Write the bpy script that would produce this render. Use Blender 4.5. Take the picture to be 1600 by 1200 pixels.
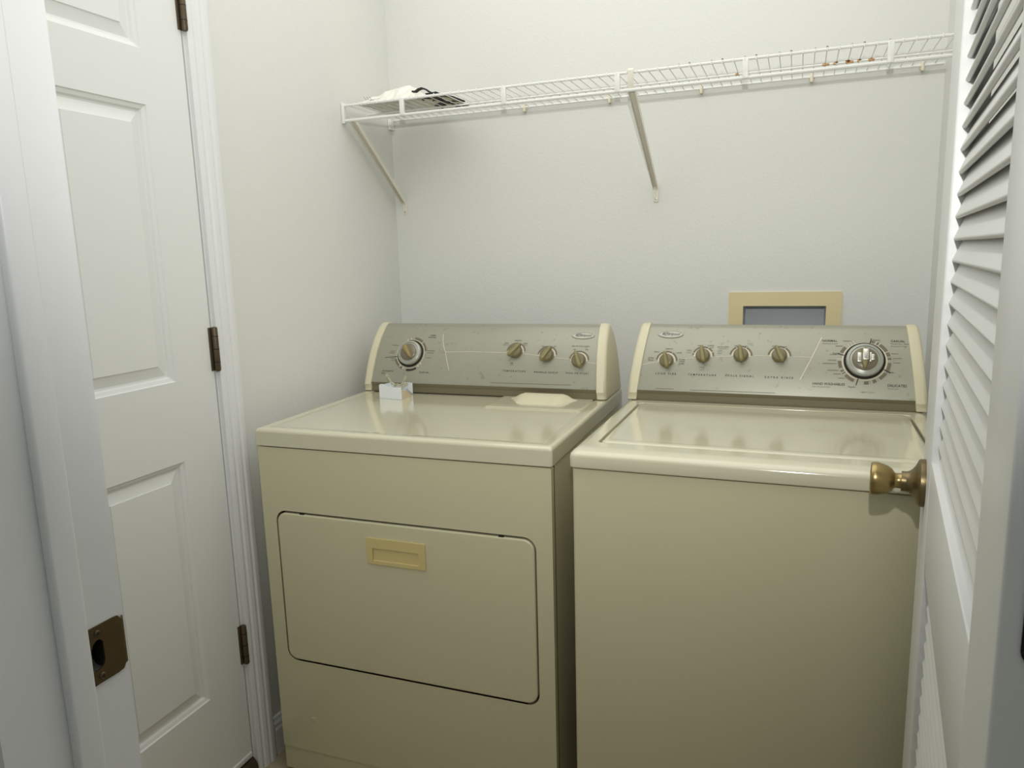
import bpy, bmesh, math, random
from mathutils import Vector, Matrix, Euler
random.seed(7)
PI = math.pi
for o in list(bpy.data.objects): bpy.data.objects.remove(o)
S = bpy.context.scene
COL = S.collection
# ------------------------------------------------------------------ camera
cam_d = bpy.data.cameras.new('camera'); cam = bpy.data.objects.new('camera', cam_d); COL.objects.link(cam)
cam.location = (1.2567, -2.2087, 1.2922); cam.rotation_euler = (1.3979, .0280, .3661)
cam_d.sensor_fit = 'HORIZONTAL'; cam_d.sensor_width = 36; cam_d.lens = 36*1146.43/1600; cam_d.clip_start = .02
S.camera = cam
# ------------------------------------------------------------------ light and exposure
w = bpy.data.worlds.new('world'); S.world = w; w.use_nodes = True
w.node_tree.nodes['Background'].inputs[0].default_value = (.8, .86, .95, 1)
w.node_tree.nodes['Background'].inputs[1].default_value = .05
def area(name, loc, rot, sx, sy, power, col=(1, 1, 1), spread=PI):
    l = bpy.data.lights.new(name, 'AREA'); l.shape = 'RECTANGLE'; l.size = sx; l.size_y = sy
    l.energy = power; l.color = col; l.spread = spread
    o = bpy.data.objects.new(name, l); COL.objects.link(o); o.location = loc; o.rotation_euler = rot
    return o
area('laundry_ceiling_light', (.79, -.88, 2.42), (0, 0, 0), 1.45, 1.6, 11.6, (1, .995, .99))
area('hall_fill_light', (1.25, -2.55, 2.41), (0, 0, 0), .9, .9, 4.2, (.88, .94, 1))  # added soft fill standing in for bounced light from the hall side
fl = bpy.data.lights.new('camera_flash', 'SPOT'); fl.energy = 40; fl.spot_size = 1.86; fl.spot_blend = 1; fl.shadow_soft_size = .012
fl.color = (1, .995, .98)
fo = bpy.data.objects.new('camera_flash', fl); COL.objects.link(fo); fo.location = (1.256, -2.19, 1.53)
fo.rotation_euler = (1.3979+.24, 0, .27)
S.view_settings.view_transform = 'Standard'; S.view_settings.look = 'None'
S.view_settings.gamma = 1; S.view_settings.use_curve_mapping = False
S.view_settings.exposure = 0.0
# ------------------------------------------------------------------ materials
def lin(c): return c/12.92 if c <= .04045 else ((c+.055)/1.055)**2.4
def rgb(r, g, b): return (lin(r/255), lin(g/255), lin(b/255), 1)
def mat(name, col, rough=.5, metal=0, coat=0, noise=0, nscale=5, bump=0, bscale=200, spec=.5, trans=0, ior=1.45, alpha=1):
    m = bpy.data.materials.new(name); m.use_nodes = True; nt = m.node_tree; p = nt.nodes['Principled BSDF']
    p.inputs['Base Color'].default_value = col; p.inputs['Roughness'].default_value = rough
    p.inputs['Metallic'].default_value = metal; p.inputs['Coat Weight'].default_value = coat
    p.inputs['Coat Roughness'].default_value = .12
    p.inputs['Specular IOR Level'].default_value = spec; p.inputs['Transmission Weight'].default_value = trans
    p.inputs['IOR'].default_value = ior; p.inputs['Alpha'].default_value = alpha
    tc = nt.nodes.new('ShaderNodeTexCoord')
    if noise:
        n = nt.nodes.new('ShaderNodeTexNoise'); n.inputs['Scale'].default_value = nscale; n.inputs['Detail'].default_value = 5
        nt.links.new(tc.outputs['Object'], n.inputs['Vector'])
        mx = nt.nodes.new('ShaderNodeMix'); mx.data_type = 'RGBA'
        a = tuple(max(0, c*(1-noise)) for c in col[:3])+(1,); b = tuple(min(1, c*(1+noise)) for c in col[:3])+(1,)
        mx.inputs['A'].default_value = a; mx.inputs['B'].default_value = b
        nt.links.new(n.outputs['Fac'], mx.inputs['Factor']); nt.links.new(mx.outputs['Result'], p.inputs['Base Color'])
    if bump:
        n = nt.nodes.new('ShaderNodeTexNoise'); n.inputs['Scale'].default_value = bscale; n.inputs['Detail'].default_value = 3
        nt.links.new(tc.outputs['Object'], n.inputs['Vector'])
        b = nt.nodes.new('ShaderNodeBump'); b.inputs['Strength'].default_value = bump; b.inputs['Distance'].default_value = .002
        nt.links.new(n.outputs['Fac'], b.inputs['Height']); nt.links.new(b.outputs['Normal'], p.inputs['Normal'])
    return m
M = {}
M['wall'] = mat('wall_paint', rgb(222, 223, 217), .55, noise=.02, nscale=2, bump=.35, bscale=140)
M['ceiling'] = mat('ceiling_paint', rgb(232, 232, 226), .8, bump=.3, bscale=60)
M['trimp'] = mat('trim_paint', rgb(230, 231, 230), .32, bump=.04, bscale=60)
M['door'] = mat('door_paint', rgb(230, 231, 228), .34, bump=.04, bscale=50)
M['louver'] = mat('louver_door_paint', rgb(226, 227, 224), .38, bump=.05, bscale=60)
M['cream'] = mat('cream_enamel', rgb(206, 200, 166), .3, coat=.5, noise=.012, nscale=3)
M['creamtop'] = mat('cream_enamel_top', rgb(210, 205, 178), .12, coat=1, noise=.012, nscale=3)
M['creamplastic'] = mat('cream_plastic', rgb(216, 209, 180), .38)
M['yellowed'] = mat('yellowed_plastic', rgb(208, 190, 132), .42, noise=.03, nscale=8)
M['yellowframe'] = mat('yellowed_frame_plastic', rgb(222, 207, 160), .45, noise=.03, nscale=10)
M['boxgrey'] = mat('grey_box_liner', rgb(200, 205, 208), .6)
M['panelgrey'] = mat('satin_grey_panel', rgb(160, 160, 144), .38, metal=.3, noise=.05, nscale=9)
M['strip'] = mat('dark_base_strip', rgb(122, 115, 92), .4, metal=.2)
M['gap'] = mat('dark_gap', rgb(40, 36, 26), .8)
M['knob'] = mat('olive_knob_plastic', rgb(122, 112, 82), .3, noise=.06, nscale=60)
M['knobgrip'] = mat('olive_grip_plastic', rgb(138, 130, 88), .34)
M['goldgrip'] = mat('gold_worn_grip', rgb(150, 134, 84), .4, metal=.05)
M['silver'] = mat('silver_bezel', rgb(206, 204, 196), .25, metal=.8)
M['dialgrey'] = mat('dial_grey', rgb(170, 172, 160), .3, metal=.2)
M['dialface'] = mat('dial_face', rgb(124, 116, 98), .32, metal=.2)
M['ink'] = mat('dark_ink', rgb(62, 58, 46), .6)
M['softink'] = mat('grey_brown_ink', rgb(118, 108, 90), .6)
M['creamink'] = mat('cream_ink', rgb(216, 208, 184), .5)
M['badge'] = mat('badge_silver', rgb(172, 172, 160), .35, metal=.3)
M['bronze'] = mat('bronze_hinge', rgb(96, 84, 66), .42, metal=.6, noise=.15, nscale=40)
M['bronze_d'] = mat('oxidised_bronze', rgb(96, 80, 52), .42, metal=.7, noise=.2, nscale=30)
M['brass'] = mat('antique_brass', rgb(158, 138, 92), .28, metal=.85, noise=.12, nscale=25)
M['brass_d'] = mat('antique_brass_dark', rgb(122, 108, 78), .34, metal=.85, noise=.12, nscale=25)
M['black'] = mat('black_metal', rgb(24, 24, 26), .4, metal=.3)
M['wire'] = mat('white_vinyl_wire', rgb(232, 232, 228), .35)
M['bracket'] = mat('ivory_bracket', rgb(228, 224, 210), .4)
M['clip'] = mat('ivory_clip', rgb(228, 220, 196), .4)
M['rust'] = mat('rust', rgb(110, 62, 34), .9, noise=.4, nscale=200)
M['rustl'] = mat('light_rust', rgb(196, 158, 112), .9, noise=.3, nscale=200)
M['bag'] = mat('white_plastic_film', rgb(236, 234, 224), .35)
M['carton'] = mat('white_card', rgb(232, 236, 238), .6)
M['cartonin'] = mat('tan_card', rgb(206, 192, 160), .8, noise=.15, nscale=90)
M['clear'] = mat('clear_plastic', rgb(238, 234, 210), .12, trans=.75, ior=1.4)
M['blackfab'] = mat('black_ribbon', rgb(40, 40, 38), .5)
M['pvc'] = mat('cream_pvc', rgb(210, 206, 190), .4)
M['floor'] = mat('floor_base', rgb(150, 138, 112), .5, noise=.06, nscale=12)
def stain(m, thr=.66, scale=75, dark=.82):
    nt = m.node_tree; p = nt.nodes['Principled BSDF']; src = p.inputs['Base Color'].links[0].from_socket
    tc = nt.nodes.new('ShaderNodeTexCoord'); n = nt.nodes.new('ShaderNodeTexNoise'); n.inputs['Scale'].default_value = scale; n.inputs['Detail'].default_value = 2
    n2 = nt.nodes.new('ShaderNodeTexNoise'); n2.inputs['Scale'].default_value = 7; nt.links.new(tc.outputs['Object'], n2.inputs['Vector'])
    nt.links.new(tc.outputs['Object'], n.inputs['Vector']); ad = nt.nodes.new('ShaderNodeMath'); ad.operation = 'MULTIPLY_ADD'; ad.inputs[1].default_value = .35
    nt.links.new(n2.outputs['Fac'], ad.inputs[0]); nt.links.new(n.outputs['Fac'], ad.inputs[2])
    r = nt.nodes.new('ShaderNodeValToRGB'); r.color_ramp.elements[0].position = thr+.17; r.color_ramp.elements[1].position = thr+.24
    r.color_ramp.elements[0].color = (1, 1, 1, 1); r.color_ramp.elements[1].color = (dark, dark, dark*.95, 1)
    nt.links.new(ad.outputs[0], r.inputs['Fac']); mx = nt.nodes.new('ShaderNodeMix'); mx.data_type = 'RGBA'; mx.blend_type = 'MULTIPLY'; mx.inputs['Factor'].default_value = 1
    nt.links.new(src, mx.inputs['A']); nt.links.new(r.outputs['Color'], mx.inputs['B']); nt.links.new(mx.outputs['Result'], p.inputs['Base Color'])
stain(M['panelgrey'])
def tile_mat():
    m = M['floor']; nt = m.node_tree; p = nt.nodes['Principled BSDF']
    br = nt.nodes.new('ShaderNodeTexBrick'); br.offset = 0; br.inputs['Scale'].default_value = 1
    br.inputs['Brick Width'].default_value = .33; br.inputs['Row Height'].default_value = .33; br.inputs['Mortar Size'].default_value = .005
    br.inputs['Color1'].default_value = rgb(176, 162, 134); br.inputs['Color2'].default_value = rgb(168, 154, 126); br.inputs['Mortar'].default_value = rgb(110, 98, 78)
    tc = nt.nodes.new('ShaderNodeTexCoord'); nt.links.new(tc.outputs['Object'], br.inputs['Vector']); nt.links.new(br.outputs['Color'], p.inputs['Base Color'])
tile_mat()
def striped():
    m = mat('black_cream_print', rgb(220, 212, 186), .5); nt = m.node_tree; p = nt.nodes['Principled BSDF']
    wv = nt.nodes.new('ShaderNodeTexNoise'); wv.inputs['Scale'].default_value = 13; wv.inputs['Detail'].default_value = .5; wv.inputs['Distortion'].default_value = 1.5
    tc = nt.nodes.new('ShaderNodeTexCoord'); nt.links.new(tc.outputs['Object'], wv.inputs['Vector'])
    r = nt.nodes.new('ShaderNodeValToRGB'); r.color_ramp.interpolation = 'CONSTANT'
    r.color_ramp.elements[0].color = rgb(38, 38, 34); r.color_ramp.elements[1].position = .50; r.color_ramp.elements[1].color = rgb(218, 210, 184)
    nt.links.new(wv.outputs['Fac'], r.inputs['Fac']); nt.links.new(r.outputs['Color'], p.inputs['Base Color'])
    return m
M['striped'] = striped()
# ------------------------------------------------------------------ mesh helpers
def finish(bm, smooth=None):
    bmesh.ops.remove_doubles(bm, verts=bm.verts, dist=1e-6)
    bmesh.ops.recalc_face_normals(bm, faces=bm.faces)
def obj(name, bm, m, parent=None, loc=None, rot=None, label=None, cat=None, kind=None, group=None, smooth=35, recalc=True):
    if recalc: finish(bm)
    me = bpy.data.meshes.new(name); bm.to_mesh(me); bm.free()
    me.materials.append(M[m] if isinstance(m, str) else m)
    if smooth:
        for p in me.polygons: p.use_smooth = True
        try: me.set_sharp_from_angle(angle=math.radians(smooth))
        except Exception: pass
    o = bpy.data.objects.new(name, me); COL.objects.link(o)
    if parent: o.parent = parent
    if loc: o.location = loc
    if rot: o.rotation_euler = rot
    tag(o, label, cat, kind, group); return o
def merge(o, bm, m, recalc=False):
    """add surface artwork to a part's own mesh as a further material"""
    if recalc: finish(bm)
    me = o.data; me.materials.append(M[m]); k = len(me.materials)-1
    for f_ in bm.faces: f_.material_index = k
    t_ = bpy.data.meshes.new('t'); bm.to_mesh(t_); bm.free()
    b = bmesh.new(); b.from_mesh(me); b.from_mesh(t_); b.to_mesh(me); b.free(); bpy.data.meshes.remove(t_)
def weighted(o):
    md = o.modifiers.new('weighted_normal', 'WEIGHTED_NORMAL'); md.keep_sharp = True; md.weight = 100
def tag(o, label=None, cat=None, kind=None, group=None):
    if label: o['label'] = label
    if cat: o['category'] = cat
    if kind: o['kind'] = kind
    if group: o['group'] = group
    return o
def empty(name, loc=(0, 0, 0), rz=0, label=None, cat=None, kind=None):
    o = bpy.data.objects.new(name, None); COL.objects.link(o); o.location = loc; o.rotation_euler = (0, 0, rz)
    o.empty_display_size = .05
    return tag(o, label, cat, kind)
def B(): return bmesh.new()
def rr(x0, y0, x1, y1, r=0, n=4):
    """rounded rectangle loop, always 4*(n+1) points"""
    r = max(r, 1e-5); pts = []
    for cx, cy, a in ((x1-r, y1-r, 0), (x0+r, y1-r, 90), (x0+r, y0+r, 180), (x1-r, y0+r, 270)):
        for i in range(n+1):
            t = math.radians(a+90*i/n); pts.append((cx+r*math.cos(t), cy+r*math.sin(t)))
    return pts
def circ(cx, cy, rx, ry=None, n=32, a0=0):
    ry = ry or rx
    return [(cx+rx*math.cos(a0+2*PI*i/n), cy+ry*math.sin(a0+2*PI*i/n)) for i in range(n)]
AX = {'x': lambda u, v, d: (d, u, v), 'y': lambda u, v, d: (u, d, v), 'z': lambda u, v, d: (u, v, d)}
def loft(bm, loops, cap=(True, True), closed=False):
    """loops: list of equal-length lists of 3D points"""
    vs = [[bm.verts.new(p) for p in L] for L in loops]; n = len(loops[0]); k = len(vs)
    for i in range(k if closed else k-1):
        a, b = vs[i], vs[(i+1) % k]
        for j in range(n):
            bm.faces.new((a[j], a[(j+1) % n], b[(j+1) % n], b[j]))
    if not closed:
        if cap[0]: bm.faces.new(vs[0])
        if cap[1]: bm.faces.new(vs[-1])
    return vs
def stack(bm, ax, rects, n=4, cap=(True, True)):
    """rects: (u0,v0,u1,v1,r,d) rounded rectangles lofted along axis ax"""
    f = AX[ax]; return loft(bm, [[f(u, v, q[5]) for u, v in rr(*q[:5], n)] for q in rects], cap)
def box(bm, x0, x1, y0, y1, z0, z1, b=0):
    if b <= 0: stack(bm, 'z', [(x0, y0, x1, y1, 0, z0), (x0, y0, x1, y1, 0, z1)], n=1)
    else:
        stack(bm, 'z', [(x0+b, y0+b, x1-b, y1-b, b*.3, z0), (x0+b*.3, y0+b*.3, x1-b*.3, y1-b*.3, b*.7, z0+b*.3), (x0, y0, x1, y1, b, z0+b),
                        (x0, y0, x1, y1, b, z1-b), (x0+b*.3, y0+b*.3, x1-b*.3, y1-b*.3, b*.7, z1-b*.3), (x0+b, y0+b, x1-b, y1-b, b*.3, z1)], n=3)
def holed(bm, ax, outer, holes, d0, d1, floor=False):
    """plate with holes; outer and holes are 2D loops; extruded d0..d1"""
    f = AX[ax]
    for d in (d0, d1):
        es = []
        for L in [outer]+holes:
            vs = [bm.verts.new(f(u, v, d)) for u, v in L]
            es += [bm.edges.new((vs[i], vs[(i+1) % len(vs)])) for i in range(len(vs))]
        bmesh.ops.triangle_fill(bm, use_beauty=True, edges=es)
    for L in [outer]+holes:
        for i in range(len(L)):
            a, b = L[i], L[(i+1) % len(L)]
            bm.faces.new([bm.verts.new(p) for p in (f(*a, d0), f(*b, d0), f(*b, d1), f(*a, d1))])
def prism(bm, prof, ax, d0, d1):
    f = AX[ax]; loft(bm, [[f(u, v, d) for u, v in prof] for d in (d0, d1)])
def tube(bm, pts, r, n=8, cap=True):
    pts = [Vector(p) for p in pts]; loops = []
    rs = r if isinstance(r, (list, tuple)) else [r]*len(pts)
    t = (pts[1]-pts[0]).normalized(); u = t.orthogonal().normalized()
    for i, p in enumerate(pts):
        if i == 0: t = (pts[1]-pts[0])
        elif i == len(pts)-1: t = (pts[-1]-pts[-2])
        else: t = (pts[i+1]-pts[i]).normalized()+(pts[i]-pts[i-1]).normalized()
        t.normalize(); u = (u-t*u.dot(t)).normalized(); v = t.cross(u)
        loops.append([tuple(p+(u*math.cos(2*PI*k/n)+v*math.sin(2*PI*k/n))*rs[i]) for k in range(n)])
    loft(bm, loops, (cap, cap))
def lathe(bm, prof, n=32, mtx=None):
    """prof: (r, h) pairs, axis +Z"""
    loops = [[(max(r, 1e-5)*math.cos(2*PI*k/n), max(r, 1e-5)*math.sin(2*PI*k/n), h) for k in range(n)] for r, h in prof]
    vs = loft(bm, loops)
    if mtx: bmesh.ops.transform(bm, matrix=mtx, verts=[v for L in vs for v in L])
def xf(bm, mtx): bmesh.ops.transform(bm, matrix=mtx, verts=bm.verts)
def ribbon(bm, pts, wdt, th, up=Vector((0, 1, 0))):
    loops = []
    pts = [Vector(p) for p in pts]
    for i, p in enumerate(pts):
        t = (pts[min(i+1, len(pts)-1)]-pts[max(i-1, 0)]).normalized(); n = t.cross(up).normalized()
        loops.append([tuple(p+up*a*wdt/2+n*b*th/2) for a, b in ((-1, -1), (1, -1), (1, 1), (-1, 1))])
    loft(bm, loops)
# ------------------------------------------------------------------ room shell
RX = 1.585; YF = -1.727; WT = .121; CH = 2.44
XL, XR = .65, 1.412            # doorway to the hall
def structure(name, bm, m, label, cat, smooth=0, **k): return obj(name, bm, m, label=label, cat=cat, kind='structure', smooth=smooth, **k)
bm = B(); box(bm, -.3, 2.2, -3.4, .12, -.1, 0); structure('floor', bm, 'floor', 'beige tiled floor under the washer and dryer', 'floor')
bm = B(); box(bm, -.3, 2.2, -3.4, .12, CH, CH+.1); structure('ceiling', bm, 'ceiling', 'white painted ceiling above the laundry and hall', 'ceiling')
# back wall with the hole for the outlet box
bm = B(); holed(bm, 'y', [(-.12, 0), (RX+.12, 0), (RX+.12, CH), (-.12, CH)], [[(1.112, .99), (1.339, .99), (1.339, 1.136), (1.112, 1.136)]], 0, .12)
structure('wall_back', bm, 'wall', 'off-white textured wall behind the washer and dryer', 'wall')
DY0, DY1 = -1.700, -.882       # doorway in the left wall
bm = B(); holed(bm, 'x', [(0, 0), (-3.4, 0), (-3.4, CH), (0, CH)], [[(DY1+.012, .0), (DY0-.02, .0), (DY0-.02, 2.07), (DY1+.012, 2.07)]] if False else [[(DY1+.01, .001), (DY0-.02, .001), (DY0-.02, 2.07), (DY1+.01, 2.07)]], -.12, 0)
structure('wall_left', bm, 'wall', 'off-white wall on the left holding the panelled door', 'wall')
bm = B(); box(bm, RX, RX+.12, -3.4, 0, 0, CH); structure('wall_right', bm, 'wall', 'off-white wall behind the open louvered door', 'wall')
bm = B(); holed(bm, 'y', [(0.0, 0), (RX, 0), (RX, CH), (0.0, CH)], [[(XL-.018, .001), (XR+.018, .001), (XR+.018, 2.078), (XL-.018, 2.078)]], YF-WT, YF)
structure('wall_front', bm, 'wall', 'wall with the louvered door opening between laundry and hall', 'wall')
bm = B(); box(bm, -.3, 2.2, -3.52, -3.4, 0, CH); structure('wall_hall', bm, 'wall', 'hall wall facing the laundry doorway', 'wall')
# ---- baseboards
def baseprof(y, s):  # profile in (depth, z)
    return [(0, 0), (.013, 0), (.013, .07), (.010, .078), (.011, .086), (.007, .094), (.006, .102), (0, .104)]
bm = B(); prism(bm, [(d, z) for d, z in baseprof(0, 1)], 'y', -.806, 0)
structure('baseboard_left', bm, 'trimp', 'white moulded baseboard between the left door casing and the dryer', 'baseboard')
bm = B(); prism(bm, [(-d, z) for d, z in baseprof(0, 1)], 'x', .013, RX)
structure('baseboard_back', bm, 'trimp', 'white baseboard along the back wall behind the machines', 'baseboard')
# ---- left door: casing, jamb, panelled leaf, hinges
def casing_prof(w=.062):  # (along wall, out)
    return [(0, 0), (0, .009), (.004, .011), (.012, .0125), (.016, .0105), (.020, .0105), (.024, .014), (.034, .0155), (.038, .0135), (.042, .0135), (.046, .0165), (.056, .0175), (w, .015), (w, 0)]
t = empty('trim', (0, 0, 0), 0, 'white moulded casing and jamb around the left panelled door', 'door casing', 'structure'); t.name = 'trim_1'
bm = B()
prism(bm, [(o, DY1+.006+a) for a, o in casing_prof()], 'z', 0, 2.13)
obj('door_casing', bm, 'trimp', t, smooth=30)
bm = B(); prism(bm, [(o, DY0-.006-a) for a, o in casing_prof()], 'z', 0, 2.13); obj('door_casing', bm, 'trimp', t, smooth=30)
bm = B(); box(bm, 0, .017, DY0-.07, DY1+.07, 2.075, 2.135, .003); obj('head_casing', bm, 'trimp', t)
bm = B(); box(bm, -.12, .0005, DY1+.001, DY1+.02, 0, 2.07); obj('door_jamb', bm, 'trimp', t)
bm = B(); box(bm, -.12, .0005, DY0-.025, DY0-.002, 0, 2.07); obj('door_jamb', bm, 'trimp', t)
def holes_panels(y0, y1, zs, st=.115, mid=.115):
    pw = (y1-y0-2*st-mid)/2; cols = ((y1-st-pw, y1-st), (y0+st, y0+st+pw))
    return [(a, z0, b, z1) for z0, z1 in zs for a, b in cols]
panels = holes_panels(DY0+.001, DY1-.003, [(.280, .862), (1.042, 1.618), (1.727, 1.945)])
bm = B()
zb, zt = .066, 2.06
holed(bm, 'x', [(DY0, zb), (DY1-.003, zb), (DY1-.003, zt), (DY0, zt)], [rr(*p, 0, 1) for p in panels], -.035, 0)
for a, z0, b, z1 in panels:
    def L(i, d): return [(d, u, v) for u, v in rr(a+i, z0+i, b-i, z1-i, 0, 1)]
    loft(bm, [L(0, 0), L(.002, -.003), L(.009, -.0055), L(.012, -.0105), L(.016, -.0112), L(.039, -.0045), L(.0395, -.0025)], (False, True))
d1 = obj('door', bm, 'door', smooth=0, kind='structure', label='white six-panel door in the left wall with bronze hinges', cat='door'); d1.name = 'door_1'
for z in (1.84, 1.099, .359):
    bm = B(); y = DY1+.001
    lathe(bm, [(.0001, -.052), (.0055, -.051), (.0068, -.048), (.0068, .048), (.0055, .051), (.0001, .052)], 16, Matrix.Translation((.0085, y, z)))
    box(bm, -.001, .0025, y-.012, y+.010, z-.050, z+.050, .0008)
    h = obj('hinge', bm, 'bronze', d1)
    bm = B()
    for k in (-.03, .0, .03): lathe(bm, [(.0069, -.0008), (.0072, -.0008), (.0072, .0008), (.0069, .0008)], 16, Matrix.Translation((.0085, y, z+k)))
    obj('knuckle_joint', bm, 'black', h)
# threshold under the left door
bm = B(); prism(bm, [(-.10, 0), (-.10, .03), (-.05, .05), (-.02, .052), (.002, .045), (.012, .03), (.016, 0)], 'y', DY0, DY1+.001)
structure('trim_4', bm, 'bronze', 'dull metal threshold under the left panelled door', 'threshold')
bm = B(); box(bm, -.030, .004, DY0+.01, DY1-.004, .052, .066, .002); obj('door_sweep', bm, 'trimp', d1)
# ---- doorway to the hall: jamb, stop, casings, strike plate
t = empty('trim_2', (XL, YF, 0), 0, 'white painted jamb and stop of the laundry doorway at left', 'door frame', 'structure')
SZ = .9305; SY0, SY1 = -1.7645, -1.733
bm = B(); holed(bm, 'x', [(YF-WT-.002, 0), (YF, 0), (YF, 2.06), (YF-WT-.002, 2.06)], [rr(-1.7612, SZ-.0152, -1.7460, SZ+.0152, .004, 3)], XL-.018, XL)
j = obj('jamb', bm, 'trimp', None, smooth=0); 
def reparent(o, p):
    o.parent = p; o.matrix_parent_inverse = Matrix.Translation(p.location).inverted()
reparent(j, t)
bm = B(); loft(bm, [[(d, u, v) for u, v in rr(-1.7610, SZ-.0150, -1.7462, SZ+.0150, .004, 3)] for d in (XL-.0002, XL-.017)], (False, True)); o = obj('mortise_shade_lining', bm, 'gap', None, smooth=0); reparent(o, t)  # dark lining colours the shade inside the latch hole
bm = B(); box(bm, XL-.001, XL+.0105, -1.7925, -1.7665, 0, 2.055, .003); o = obj('door_stop', bm, 'trimp', None); reparent(o, t)
bm = B(); prism(bm, [(XL-.005-a, YF+o_) for a, o_ in casing_prof()], 'z', 0, 2.12); o = obj('casing', bm, 'trimp', None); reparent(o, t)
bm = B(); prism(bm, [(XL-.006-a, YF-WT-.002-o_) for a, o_ in casing_prof()], 'z', 0, 2.12); o = obj('casing', bm, 'trimp', None); reparent(o, t)
bm = B(); box(bm, XL, XR, YF-WT-.002, YF, 2.06, 2.078); o = obj('head_jamb', bm, 'trimp', None); reparent(o, t)
# strike plate (a part of the frame)
bm = B()
out = [(SY0, SZ-.0285), (SY1-.004, SZ-.0285)]+[(SY1-.004+.012*math.sin(a), SZ-.0165-.012*math.cos(a)) for a in (.3, .6, .9, 1.2)]
out = [(SY0, SZ-.0285), (SY1-.002, SZ-.0285), (SY1+.004, SZ-.0275), (SY1+.0065, SZ-.0235), (SY1+.0065, SZ+.0235), (SY1+.004, SZ+.0280), (SY1-.002, SZ+.0285), (SY0+.002, SZ+.0285), (SY0, SZ+.0265)]
hole = [(SY0+.0035, SZ-.0145), (SY0+.011, SZ-.0145), (SY0+.0150, SZ-.0120), (SY0+.0170, SZ-.0070), (SY0+.0165, SZ+.0115), (SY0+.0135, SZ+.0150), (SY0+.0095, SZ+.0148), (SY0+.006, SZ+.0120), (SY0+.0035, SZ+.007)]
holed(bm, 'x', out, [hole], XL+.0002, XL+.0018)
sp = obj('strike_plate', bm, 'bronze_d', None, smooth=0, label='oxidised bronze strike plate'); reparent(sp, t)
bm = B(); prism(bm, [(XL+.0018, SY1+.0062), (XL+.0014, SY1+.0085), (XL+.0002, SY1+.0105), (XL-.003, SY1+.0130), (XL-.0045, SY1+.0135), (XL-.0045, SY1+.012), (XL-.0012, SY1+.009), (XL, SY1+.0062)], 'z', SZ-.0232, SZ+.0232)
o = obj('lip', bm, 'bronze_d', None); o.parent = sp
o.matrix_parent_inverse = Matrix.Identity(4)
for z in (SZ+.0215, SZ-.0215):
    bm = B(); lathe(bm, [(.0001, 0), (.0035, 0), (.0033, .0012), (.0024, .0020), (.0001, .0022)], 16, Matrix.Translation((XL+.0014, SY0+.0115, z)) @ Matrix.Rotation(PI/2, 4, 'Y'))
    o = obj('screw', bm, 'bronze', None); o.parent = sp
    bm = B()
    for a in (.3, .3+PI/2):
        b2 = B(); box(b2, .0021, .0025, -.0019, .0019, -.0004, .0004); xf(b2, Matrix.Translation((XL+.0014, SY0+.0115, z)) @ Matrix.Rotation(a, 4, 'X'))
        me = bpy.data.meshes.new('tmp'); b2.to_mesh(me); b2.free(); bm.from_mesh(me); bpy.data.meshes.remove(me)
    s2 = obj('screw_slot', bm, 'gap', None, smooth=0); s2.parent = sp
bm = B()  # worn bright dust cup seen through the lower part of the hole
n = 8
loft(bm, [[(XL-.001-.010*math.sin(PI/2*i/n), SY0+.0032, SZ-.0148+.004*(1-math.cos(PI/2*i/n))+.0*i) for i in range(n+1)]+[(XL-.011, SY0+.0032, SZ+.006), (XL-.012, SY0+.0032, SZ+.006), (XL-.012, SY0+.0032, SZ-.0152), (XL-.001, SY0+.0032, SZ-.0152)],
          [(XL-.001-.010*math.sin(PI/2*i/n), SY0+.0150, SZ-.0148+.004*(1-math.cos(PI/2*i/n))) for i in range(n+1)]+[(XL-.011, SY0+.0080, SZ+.001), (XL-.012, SY0+.0080, SZ+.001), (XL-.012, SY0+.0150, SZ-.0152), (XL-.001, SY0+.0150, SZ-.0152)]])
o = obj('dust_cup', bm, 'silver', None); o.parent = sp
# right side of the doorway
t = empty('trim_3', (XR, YF, 0), 0, 'white painted jamb of the laundry doorway on the hinge side at right', 'door frame', 'structure')
bm = B(); box(bm, XR, XR+.018, YF-WT-.002, YF, 0, 2.06); o = obj('jamb', bm, 'trimp', None, smooth=0); reparent(o, t)
bm = B(); box(bm, XR-.0105, XR+.001, -1.7925, -1.7665, 0, 2.055, .003); o = obj('door_stop', bm, 'trimp', None); reparent(o, t)
bm = B(); prism(bm, [(XR+.005+a, YF+o_) for a, o_ in casing_prof()], 'z', 0, 2.12); o = obj('casing', bm, 'trimp', None); reparent(o, t)
# ------------------------------------------------------------------ louvered door, open against the right side
LH = (1.3690, -1.7560); LTH = .0995; LW = .775
# local frame: +X along leaf away from hinge (s), +Y thickness (away from viewer), origin at hinge-side visible corner
d2 = empty('door_2', (LH[0], LH[1], 0), PI/2-LTH, 'white louvered door standing open at the right edge with a brass knob', 'door', 'structure')
TH = -.035   # thickness goes to local -Y (toward the right wall)
W1, W2 = .155, .112           # latch and hinge stiles
PZ = [(.13, .862), (1.008, 1.945)]
bm = B(); z0, z1 = .012, 2.04
def stile(bm, a, b): box(bm, a, b, TH, 0, z0, z1, .0025)
stile(bm, LW-W1, LW); 
ls = obj('stile', bm, 'louver', d2)
bm = B(); stile(bm, 0, W2); obj('stile', bm, 'louver', d2)
for a, b in ((z0, PZ[0][0]), (PZ[0][1], PZ[1][0]), (PZ[1][1], z1)):
    bm = B(); box(bm, W2-.001, LW-W1+.001, TH+.0005, -.0005, a, b, .002); obj('rail', bm, 'louver', d2)
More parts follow.
